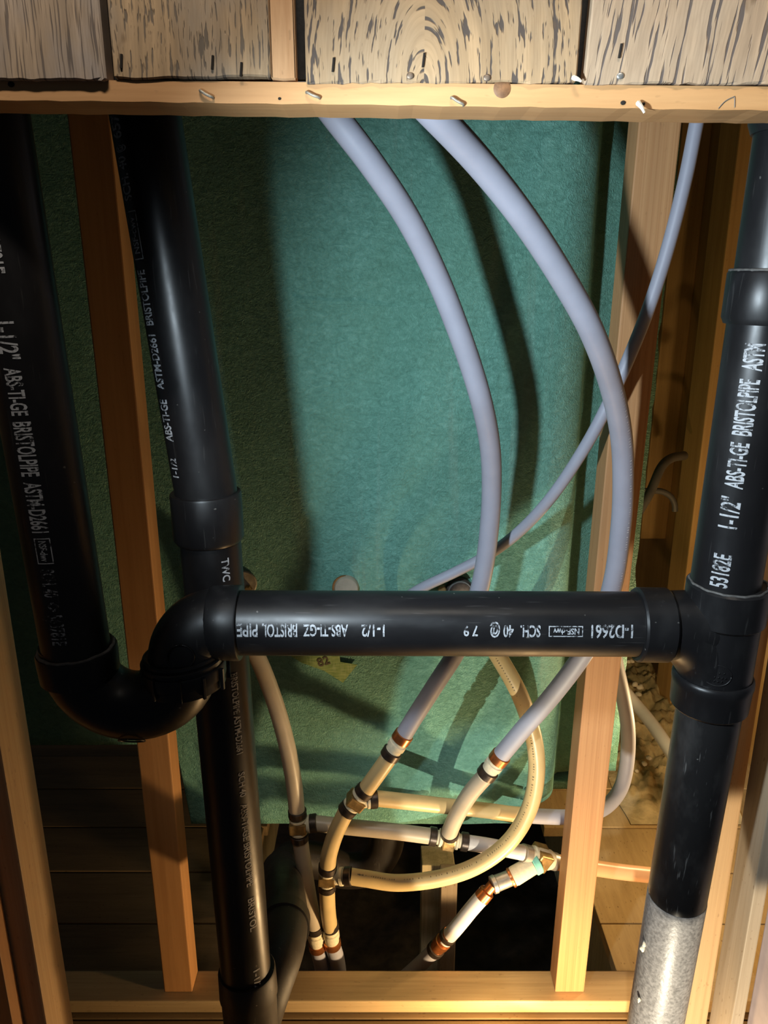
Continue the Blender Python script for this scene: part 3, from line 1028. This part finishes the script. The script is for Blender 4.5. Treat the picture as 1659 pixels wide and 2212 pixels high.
r0, r1 = P(1536, 1505, 0.524), P(1405, 2270, 0.556)
p3b = tag(lathe('vent_pipe', r0, r1, [(0, R), ((r1 - r0).length, R)], M['abs_dusty']), 'black pipe below the tee, brightly lit and dusty at its lower end', 'pipe')
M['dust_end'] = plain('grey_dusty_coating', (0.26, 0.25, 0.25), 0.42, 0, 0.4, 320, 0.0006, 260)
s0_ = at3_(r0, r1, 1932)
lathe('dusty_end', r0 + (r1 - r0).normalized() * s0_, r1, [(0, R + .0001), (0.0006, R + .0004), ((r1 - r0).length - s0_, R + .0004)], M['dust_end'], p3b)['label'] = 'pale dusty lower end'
for px, py, w in ((1391, 2040, .0022), (1388, 2048, .0026), (1400, 2044, .0018), (1419, 2100, .0016), (1380, 2160, .0018), (1390, 2163, .0014), (1428, 2016, .0010)):
    p = P(px, py, 0.538)
    bm = bmesh.new()
    bmesh.ops.create_icosphere(bm, subdivisions=2, radius=w, matrix=Matrix.Translation(p) @ Matrix.Diagonal((.8, .6, 1.5, 1)))
    for v in bm.verts:
        v.co += (v.co - p) * 0.6 * noise.noise(v.co * 700)
    link('plaster_fleck', mesh_from(bm, 'plaster_fleck', True), M['crumb'], p3b)

# pipe 2 bottom hub and trap arm in the hole
hub = thing('drain_wye', 'dark dusty wye fitting at the foot of the second left pipe', 'drain fitting', P(540, 2212, 0.588))
w0 = P(533, 2092, 0.588)
dw = (P(545, 2240, 0.589) - w0).normalized()
lathe('hub', w0, w0 + dw, [(0, R + .0003), (0, 0.0268), (0.002, 0.0278), (0.030, 0.0284), (0.034, 0.0270), (0.12, 0.0262)], M['abs_old'], hub)
bp = [P(548, 2215, 0.60), P(575, 2130, 0.615), P(604, 2050, 0.65), P(616, 1985, 0.70), P(612, 1925, 0.78), P(606, 1880, 0.88)]
link('branch', mesh_from(sweep_bm(catmull(bp, 8), lambda t: 0.0258 if t > .45 else 0.0262, 30), 'branch', True, 40), M['abs_old'], hub)
lathe('branch_collar', P(612, 2008, 0.68), P(618, 1968, 0.72), [(0, 0.0262), (0.001, 0.029), (0.022, 0.029), (0.023, 0.0262)], M['abs_old'], hub)
bp = [P(606, 1884, 0.875), P(635, 1855, 0.94), P(700, 1862, 0.955), P(745, 1880, 0.965), P(800, 1872, 0.965), P(832, 1830, 0.965), P(840, 1770, .965)]
tag(tube('tub_trap', bp, 0.026, M['abs_old'], None, 30, 8), 'dark curved tub drain trap in the shadows below the tub', 'trap')

# ------------------------------------------------------------------ lettering
h = 0.0104


def at3(a, b, py):
    """distance along a->b of the point seen at photo row py"""
    L_ = (b - a).length
    best = (1e9, 0)
    for i in range(600):
        p = a.lerp(b, i / 599)
        v = p - Vector((0, 0, CAMZ))
        yy = -(v.y * math.sin(TH) + v.z * math.cos(TH)) / (v.y * math.cos(TH) - v.z * math.sin(TH)) * F + H / 2
        if abs(yy - py) < best[0]:
            best = (abs(yy - py), i / 599 * L_)
    return best[1]


def col3(a, b, px):
    L_ = (b - a).length
    best = (1e9, 0)
    for i in range(600):
        p = a.lerp(b, i / 599)
        v = p - Vector((0, 0, CAMZ))
        xx = v.x / (v.y * math.cos(TH) - v.z * math.sin(TH)) * F + W / 2
        if abs(xx - px) < best[0]:
            best = (abs(xx - px), i / 599 * L_)
    return best[1]


def rows(a, b, lst):
    return [(k, t, at3(a, b, r0_), at3(a, b, r1_), hh) for (k, t, r0_, r1_, hh) in lst]


# pipe 1 reads downwards
h = 0.0116
wrap_print(p1, rows(a1, b1, [('text', '40 = 563781E', 418, 592, h), ('text', '1-1/2"', 690, 768, h), ('text', 'ABS-TI-GE', 785, 884, h * .9),
                             ('text', 'BRISTOLPIPE', 897, 1010, h), ('text', 'ASTM-D2661', 1022, 1128, h * .95), ('frame', '', 1138, 1192, h * .95), ('text', 'NSF-dwv', 1144, 1187, h * .42)]), a1, b1, R, 0)
wrap_print(p1, rows(a1, b1, [('text', 'SCH. 40', 1204, 1262, h * .8), ('text', '<> 563781E', 1270, 1362, h * .85)]), a1, b1, R, 0, None, 'ink_faint')
h = 0.0104
# pipe 2 reads upwards
wrap_print(p2, rows(b2, a2, [('text', '1-1/2', 1015, 975, h * .7), ('text', 'ABS-TI-GE', 940, 852, h * .85), ('text', 'ASTM-D2661', 830, 715, h * .85), ('text', 'BRISTOLPIPE', 695, 580, h * .85),
                             ('frame', '', 558, 455, h * 1.1), ('text', 'NSF-dwv', 545, 468, h * .6), ('text', 'SCH. 40', 435, 342, h * .85), ('text', '@', 334, 318, h * .8), ('text', '65762', 305, 222, h * .9)]), b2, a2, R, 42)
wrap_print(p2b, rows(c2, b2b, [('text', 'TWC', 1188, 1236, h * .6), ('text', 'BRISTOLPIPE ASTM-D2661', 1430, 1600, h * .55), ('text', 'SCH 40', 1640, 1690, h * .55), ('text', 'ABS-TI-GE BRISTOLPIPE', 1705, 1880, h * .6), ('text', 'BRISTOL', 1905, 1975, h * .6), ('text', '1-1/2', 2058, 2098, h * .6)]), c2, b2b, R, 38)
h = 0.0104
# horizontal pipe is printed upside down: reads from right to left
def colr(lst):
    return [(k, t, col3(hR, hL, x0_), col3(hR, hL, x1_), hh) for (k, t, x0_, x1_, hh) in lst]


wrap_print(ph, colr([('text', '1-D2661', 1345, 1258, h * .9), ('frame', '', 1241, 1170, h * .75), ('text', 'NSF-dwv', 1233, 1180, h * .42), ('text', 'SCH.', 1154, 1112, h * .8), ('text', '40 @', 1098, 1048, h * .8)]), hR, hL, R, -12)
wrap_print(ph, colr([('text', '7 9', 1024, 994, h * .7), ('text', '1-1/2', 830, 782, h * .8), ('text', 'ABS-TI-GZ', 755, 662, h * .8), ('text', 'BRISTOL', 650, 578, h * .9), ('text', 'PIPE', 568, 524, h * .9)]), hR, hL, R, -12, None, 'ink')
h = 0.0114
# pipe 3 reads upwards
wrap_print(p3, rows(q_tee, q_top, [('text', '53182E', 1246, 1178, h), ('text', '1-1/2"', 1124, 1058, h * 1.05), ('text', 'ABS-TI-GE', 1040, 945, h), ('text', 'BRISTOLPIPE', 930, 812, h * 1.05), ('text', 'ASTM', 795, 737, h * 1.05)]), q_tee, q_top, R, 36)

# ================================================================== WATER TUBES
T = 0.01025          # radius of the thick tubing


def tubepx(name, lst, r, mat, label, cat='tube', group=None, seg=24, n=10):
    return tag(tube(name, [P(*q) for q in lst], r, M[mat], None, seg, n), label, cat, group)


Apts = [(635, 120, .60), (710, 232, .625), (800, 350, .64), (880, 470, .665), (945, 600, .69), (1000, 740, .705), (1038, 860, .72), (1058, 960, .745), (1062, 1050, .765), (1057, 1140, .775), (1045, 1230, .78), (1025, 1310, .785), (990, 1400, .79), (940, 1480, .793), (895, 1550, .795), (872, 1588, .795)]
tubepx('water_tube', Apts, T, 'pb', 'left thick grey water tube curving down from under the batten', 'tube', 'thick grey water tubes')
Bpts = [(815, 120, .53), (925, 232, .55), (1035, 350, .585), (1130, 470, .61), (1215, 600, .63), (1280, 720, .65), (1322, 840, .685), (1343, 950, .715), (1346, 1060, .73), (1340, 1150, .735), (1326, 1250, .74), (1298, 1345, .748), (1255, 1420, .755), (1195, 1500, .765), (1130, 1575, .775), (1082, 1632, .78)]
B_ob = tubepx('water_tube', Bpts, T, 'pb', 'right thick grey water tube bowing across the right stud', 'tube', 'thick grey water tubes')
Cpts = [(1012, 1296, .884), (1022, 1318, .858), (1045, 1370, .835), (1078, 1420, .822), (1122, 1500, .812), (1152, 1590, .806), (1159, 1670, .802), (1142, 1750, .80), (1098, 1820, .798), (1030, 1870, .797), (950, 1897, .797), (860, 1907, .797), (790, 1898, .797), (757, 1893, .797)]
C_ob = tubepx('water_tube', Cpts, T, 'pex', 'cream water tube making a big loop in front of the lower fittings')
Dpts = [(492, 1296, .884), (502, 1318, .852), (530, 1370, .83), (565, 1440, .826), (598, 1530, .824), (622, 1620, .823), (636, 1700, .822), (641, 1752, .822)]
tubepx('water_tube', Dpts, T, 'pex_pale', 'pale water tube hanging beside the second left pipe')
tubepx('water_tube', [(648, 1812, .823), (655, 1860, .825), (666, 1930, .83), (677, 1990, .836), (680, 2005, .838)], T, 'pex_pale', 'left of the two tubes going down side by side behind the bottom plate')
tubepx('water_tube', [(706, 1916, .806), (708, 1960, .818), (711, 1988, .832), (713, 2002, .836)], T, 'pex', 'right cream tube of the pair going down behind the bottom plate')
tubepx('water_tube', [(842, 1634, .796), (815, 1672, .796), (783, 1716, .797)], T, 'pex', 'short cream tube between the left copper ring coupling and upper tee')
tubepx('water_tube', [(748, 1752, .797), (725, 1800, .797), (711, 1845, .798), (708, 1872, .80)], T, 'pex', 'short cream tube between the upper tee and the loop tee')
tubepx('water_tube', [(1052, 1672, .784), (1015, 1715, .795), (985, 1765, .806), (970, 1800, .813)], T, 'pex_pale', 'short pale tube from the right copper ring coupling down to the middle tee')
tubepx('water_tube', [(808, 1724, .801), (900, 1734, .815), (1000, 1745, .832), (1060, 1752, .838), (1105, 1758, .842), (1132, 1760, .845)], T * .95, 'pex', 'upper sideways cream tube running behind the big loop')
tubepx('water_tube', [(1136, 1760, .8455), (1160, 1763, .848), (1225, 1765, .853), (1270, 1760, .862), (1312, 1740, .876), (1342, 1700, .892), (1355, 1640, .905), (1356, 1570, .915), (1345, 1500, .925), (1330, 1430, .93), (1318, 1360, .93)], T * .95, 'pb', 'unlit grey run of the upper sideways tube curving up behind the foot of the right stud')  # same tube carried on in grey; its shade is put into the colour
tubepx('water_tube', [(676, 1778, .823), (760, 1787, .823), (850, 1796, .822), (928, 1806, .821)], T * .98, 'pex_pale', 'lower sideways pale tube between the left tee and the middle tee')
tubepx('water_tube', [(1008, 1820, .820), (1060, 1828, .822), (1130, 1842, .825)], T * .95, 'white', 'white tube stub behind the loop between middle tee and brass tee')
tubepx('water_tube', [(1198, 1862, .842), (1240, 1868, .85), (1290, 1876, .856), (1345, 1884, .858), (1400, 1890, .86), (1450, 1896, .862)], T * 1.0, 'orange', 'orange tinted tube running right from the stud near the floor', 'tube')
# thin tube
Tp = [(1545, 120, .745), (1512, 232, .745), (1482, 380, .747), (1447, 520, .75), (1410, 640, .752), (1368, 750, .754), (1310, 880, .758), (1255, 980, .77), (1190, 1075, .79), (1125, 1145, .812), (1060, 1195, .832), (985, 1235, .842), (915, 1268, .850), (870, 1295, .862), (848, 1312, .884)]
tubepx('thin_tube', Tp, 0.0063, 'pb', 'thin grey tube crossing behind both thick grey tubes', 'tube')
# tubes / cables in the alley on the right
tubepx('white_pipe', [(1330, 1470, 1.30), (1372, 1520, 1.27), (1405, 1560, 1.22), (1440, 1610, 1.15), (1475, 1665, 1.08)], 0.0115, 'white', 'white tube slanting through the gap behind the right vent pipe', 'tube')
tubepx('cable', [(1380, 1105, 1.35), (1405, 1062, 1.37), (1428, 1010, 1.40), (1450, 990, 1.43), (1478, 984, 1.46)], 0.0085, 'cable', 'upper dark cable looping to the far wall in the right gap', 'cable')
tubepx('cable', [(1380, 1062, 1.50), (1405, 1060, 1.50), (1430, 1062, 1.50), (1448, 1072, 1.50), (1457, 1088, 1.50), (1458, 1104, 1.50)], 0.006, 'cable', 'lower dark cable bending down in the right gap', 'cable')


# ---- fittings
def dirpx(a, b):
    return (P(*b) - P(*a)).normalized()


def ring(parent, c, d, mat='ring', L=0.0095, r=0.0118, name='crimp_ring'):
    return lathe(name, c - d * L / 2, c + d * L / 2, [(0, r - .0012), (0.0008, r), (L - .0008, r), (L, r - .0012)], M[mat], parent, 28)


def tee_fit(label, ca, cb_, bdir_pt, Yc, rings=('ring', 'ring', 'ring'), body='brass', group=None):
    """ca, cb_: run ends in px+Y; bdir_pt: branch end"""
    A_, B_, C_ = P(*ca), P(*cb_), P(*bdir_pt)
    ctr = (A_ + B_) / 2
    root = thing('tee_fitting', label, 'tee fitting', ctr - Vector((0, 0, 0.012)), group)
    d = (B_ - A_).normalized()
    L = (B_ - A_).length
    br = (C_ - ctr)
    Lb = br.length
    bd = br.normalized()
    # run barrel
    lathe('body', A_, B_, [(0, 0.0088), (L * .22, 0.0088), (L * .24, 0.0112), (L * .30, 0.0112), (L * .31, 0.0098), (L * .69, 0.0098), (L * .70, 0.0112), (L * .76, 0.0112), (L * .78, 0.0088), (L, 0.0088)], M['putty' if body == 'brass' else body], root, 28)
    # square centre block
    bm = box_bm(-L * .17, L * .17, -.0112, .0112, -.0108, .0108, 0.0018)
    me = mesh_from(bm, 'block')
    z_ = d.cross(Vector((0, -1, 0))).normalized()
    y_ = z_.cross(d)
    mt = Matrix((d, y_, z_)).transposed().to_4x4()
    me.transform(Matrix.Translation(ctr) @ mt)
    link('block', me, M[body], root)
    lathe('branch', ctr, C_, [(0, 0.0098), (Lb * .55, 0.0098), (Lb * .56, 0.0112), (Lb * .68, 0.0112), (Lb * .7, 0.0088), (Lb, 0.0088)], M['putty' if body == 'brass' else body], root, 28)
    for k, (q, dd) in enumerate(((A_ + d * 0.003, d), (B_ - d * 0.003, d), (C_ - bd * 0.003, bd))):
        if rings[k]:
            ring(root, q, dd, rings[k])
    return root


tee_fit('brass tee with dark rings below the left copper ring coupling', (790, 1706, .797), (748, 1752, .797), (812, 1725, .801), .797)
tee_fit('brass tee where the big cream loop begins', (708, 1870, .80), (706, 1918, .803), (757, 1893, .797), .80)
tee_fit('dull grey tee at the foot of the pale left tube', (642, 1752, .822), (647, 1812, .823), (682, 1778, .823), .822)
tee_fit('brass tee in the middle of the lower sideways tube', (930, 1806, .821), (1008, 1819, .820), (972, 1797, .814), .821)
# brass tee at right, with nut assembly
A_, B_ = P(1128, 1842, .828), P(1198, 1861, .842)
bt3 = thing('tee_fitting', 'brightly lit brass tee with paste beside the right stud', 'tee fitting', P(1165, 1862, .832))
d = (B_ - A_).normalized()
L = (B_ - A_).length
ctr = A_.lerp(B_, .5)
lathe('body', A_, B_, [(0, 0.010), (L * .3, 0.010), (L * .31, 0.0128), (L * .42, 0.0132), (L * .8, 0.0132), (L * .84, 0.012), (L, 0.0105)], M['putty'], bt3, 28)
bm = box_bm(-L * .16, L * .22, -.0136, .0136, -.0128, .0128, 0.0018)
me = mesh_from(bm, 'block')
z_ = d.cross(Vector((0, -1, 0))).normalized()
y_ = z_.cross(d)
me.transform(Matrix.Translation(ctr) @ Matrix((d, y_, z_)).transposed().to_4x4())
link('block', me, M['brass'], bt3)
ring(bt3, A_ + d * .006, d, 'steel', 0.012, 0.0116)
ring(bt3, B_ - d * .003, d, 'steel', 0.010, 0.0116)
C1 = P(1158, 1866, .826)
C2 = P(1118, 1888, .818)
bd = (C2 - C1).normalized()
lathe('sealant', C1 - bd * .004, C1 + bd, [(0, 0.0125), (0.001, 0.0134), (0.008, 0.0134), (0.009, 0.0122)], M['teal_tape'], bt3, 28)
# adapter
ad_ = thing('adapter', 'pale barrel adapter with silver and copper ends under the bright tee', 'adapter', P(1095, 1905, .812))
c0, c1 = P(1150, 1869, .825), P(1105, 1896, .816)
lathe('barrel', c0, c1, [(0, 0.0118), ((c1 - c0).length * .85, 0.0124), ((c1 - c0).length, 0.0112)], M['putty'], ad_, 28)
lathe('copper_band', P(1108, 1894, .816), P(1098, 1899, .815), [(0, 0.0112), (0.001, 0.0126), (0.0035, 0.0126), (0.0045, 0.0105)], M['copper'], ad_, 28)
c0, c1 = P(1101, 1897, .815), P(1063, 1912, .808)
LL = (c1 - c0).length
lathe('nut', c0, c1, [(0, 0.0100), (LL * .75, 0.0104), (LL * .8, 0.0116), (LL, 0.0112)], M['steel'], ad_, 28)
c0, c1 = P(1065, 1911, .808), P(1040, 1940, .805)
LL = (c1 - c0).length
lathe('copper_neck', c0, c1, [(0, 0.0068), (LL * .45, 0.0068), (LL * .5, 0.0100), (LL, 0.0104)], M['copper'], ad_, 28)
tubepx('water_tube', [(1050, 1928, .806), (1020, 1962, .815), (985, 2005, .826), (962, 2030, .833)], T * .98, 'white', 'white tube slanting down from the copper neck')
cpg = thing('tube_coupling', 'brown ringed coupling on the slanting tube above the bottom plate', 'coupling', P(955, 2045, .836))
c0, c1 = P(972, 2018, .830), P(938, 2054, .842)
dd = (c1 - c0).normalized()
LL = (c1 - c0).length
lathe('sleeve', c0, c1, [(0, 0.0102), (LL, 0.0102)], M['copper'], cpg, 24)
ring(cpg, c0.lerp(c1, .12), dd, 'ring', .008, .0118)
ring(cpg, c0.lerp(c1, .5), dd, 'copper', .010, .0114)
ring(cpg, c0.lerp(c1, .9), dd, 'ring', .010, .0120)
tubepx('water_tube', [(942, 2050, .84), (905, 2085, .85), (860, 2125, .86), (800, 2180, .87)], T, 'pb', 'grey tube sinking into the dark hole behind the bottom plate')


def coupler(label, top, bot, a_col, b_col):
    c0, c1 = P(*top), P(*bot)
    root = thing('tube_coupling', label, 'coupling', c1)
    dd = (c1 - c0).normalized()
    LL = (c1 - c0).length
    lathe('sleeve', c0, c1, [(0, 0.0098), (LL * .4, 0.0098), (LL * .42, 0.0112), (LL * .56, 0.0112), (LL * .58, 0.0098), (LL, 0.0098)], M['putty'], root, 28)
    ring(root, c0.lerp(c1, .18), dd, a_col, .0115, .0117)
    ring(root, c0.lerp(c1, .82), dd, b_col, .0105, .0120)
    return root


coupler('copper and black ringed coupling under the left thick grey tube', (876, 1582, .795), (838, 1638, .796), 'copper', 'ring')
coupler('copper and black ringed coupling under the right thick grey tube', (1086, 1628, .78), (1046, 1678, .785), 'copper', 'ring')
coupler('ringed coupling at the foot of the left paired tube', (678, 1992, .837), (687, 2054, .845), 'ring', 'copper')
coupler('ringed coupling at the foot of the right paired tube', (712, 1988, .836), (719, 2048, .844), 'ring', 'copper')
tubepx('water_tube', [(685, 2045, .844), (694, 2085, .85), (705, 2160, .86), (712, 2230, .87)], T, 'pb', 'grey end of the left paired tube below its copper ring')
tubepx('water_tube', [(718, 2040, .843), (729, 2080, .85), (739, 2160, .86), (750, 2230, .87)], T * 1.05, 'pb', 'grey end of the right paired tube below its copper ring')


# ---- tiny unreadable print dashes on the tubes
def dashes(ob, pts, r, t0, t1, count, side, mat, length=0.0022, name='print_marks', wid=0.00035):
    path = catmull([P(*q) for q in pts], 16)
    bm = bmesh.new()
    N = len(path)
    for i in range(count):
        if random.random() < 0.22:
            continue
        t = t0 + (t1 - t0) * i / count
        k = min(N - 2, int(t * (N - 1)))
        p = path[k].lerp(path[k + 1], t * (N - 1) - k)
        tg = (path[k + 1] - path[k]).normalized()
        front = (Vector((0, 0, CAMZ)) - p).normalized()
        n = (front - tg * front.dot(tg)).normalized()
        b_ = tg.cross(n)
        a = side
        o_ = n * math.cos(a) + b_ * math.sin(a)
        c_ = p + o_ * (r + 0.0001)
        e = (n * -math.sin(a) + b_ * math.cos(a))
        hl = length * random.uniform(.5, 1) / 2
        w = wid * random.uniform(.7, 1.6)
        vs = [bm.verts.new(c_ + e * sy * hl + tg * sx * w + o_ * 0.0001) for sx, sy in ((-1, -1), (1, -1), (1, 1), (-1, 1))]
        bm.faces.new(vs)
    o = link(name, mesh_from(bm, name), M[mat], ob)
    o['kind'] = 'stuff'
    return o


dashes(C_ob, Cpts, T, 0.15, 0.97, 150, 0.35, 'ink_black')
dashes(B_ob, Bpts, T, 0.38, 0.78, 110, -0.75, 'ink_tube', 0.0030)
p = P(1336, 938, .713 - T)
bm = bmesh.new()
bmesh.ops.create_icosphere(bm, subdivisions=2, radius=0.0013, matrix=Matrix.Translation(p) @ Matrix.Diagonal((1.3, .4, 1, 1)))
link('brown_speck', mesh_from(bm, 'brown_speck', True), M['rust'], B_ob)
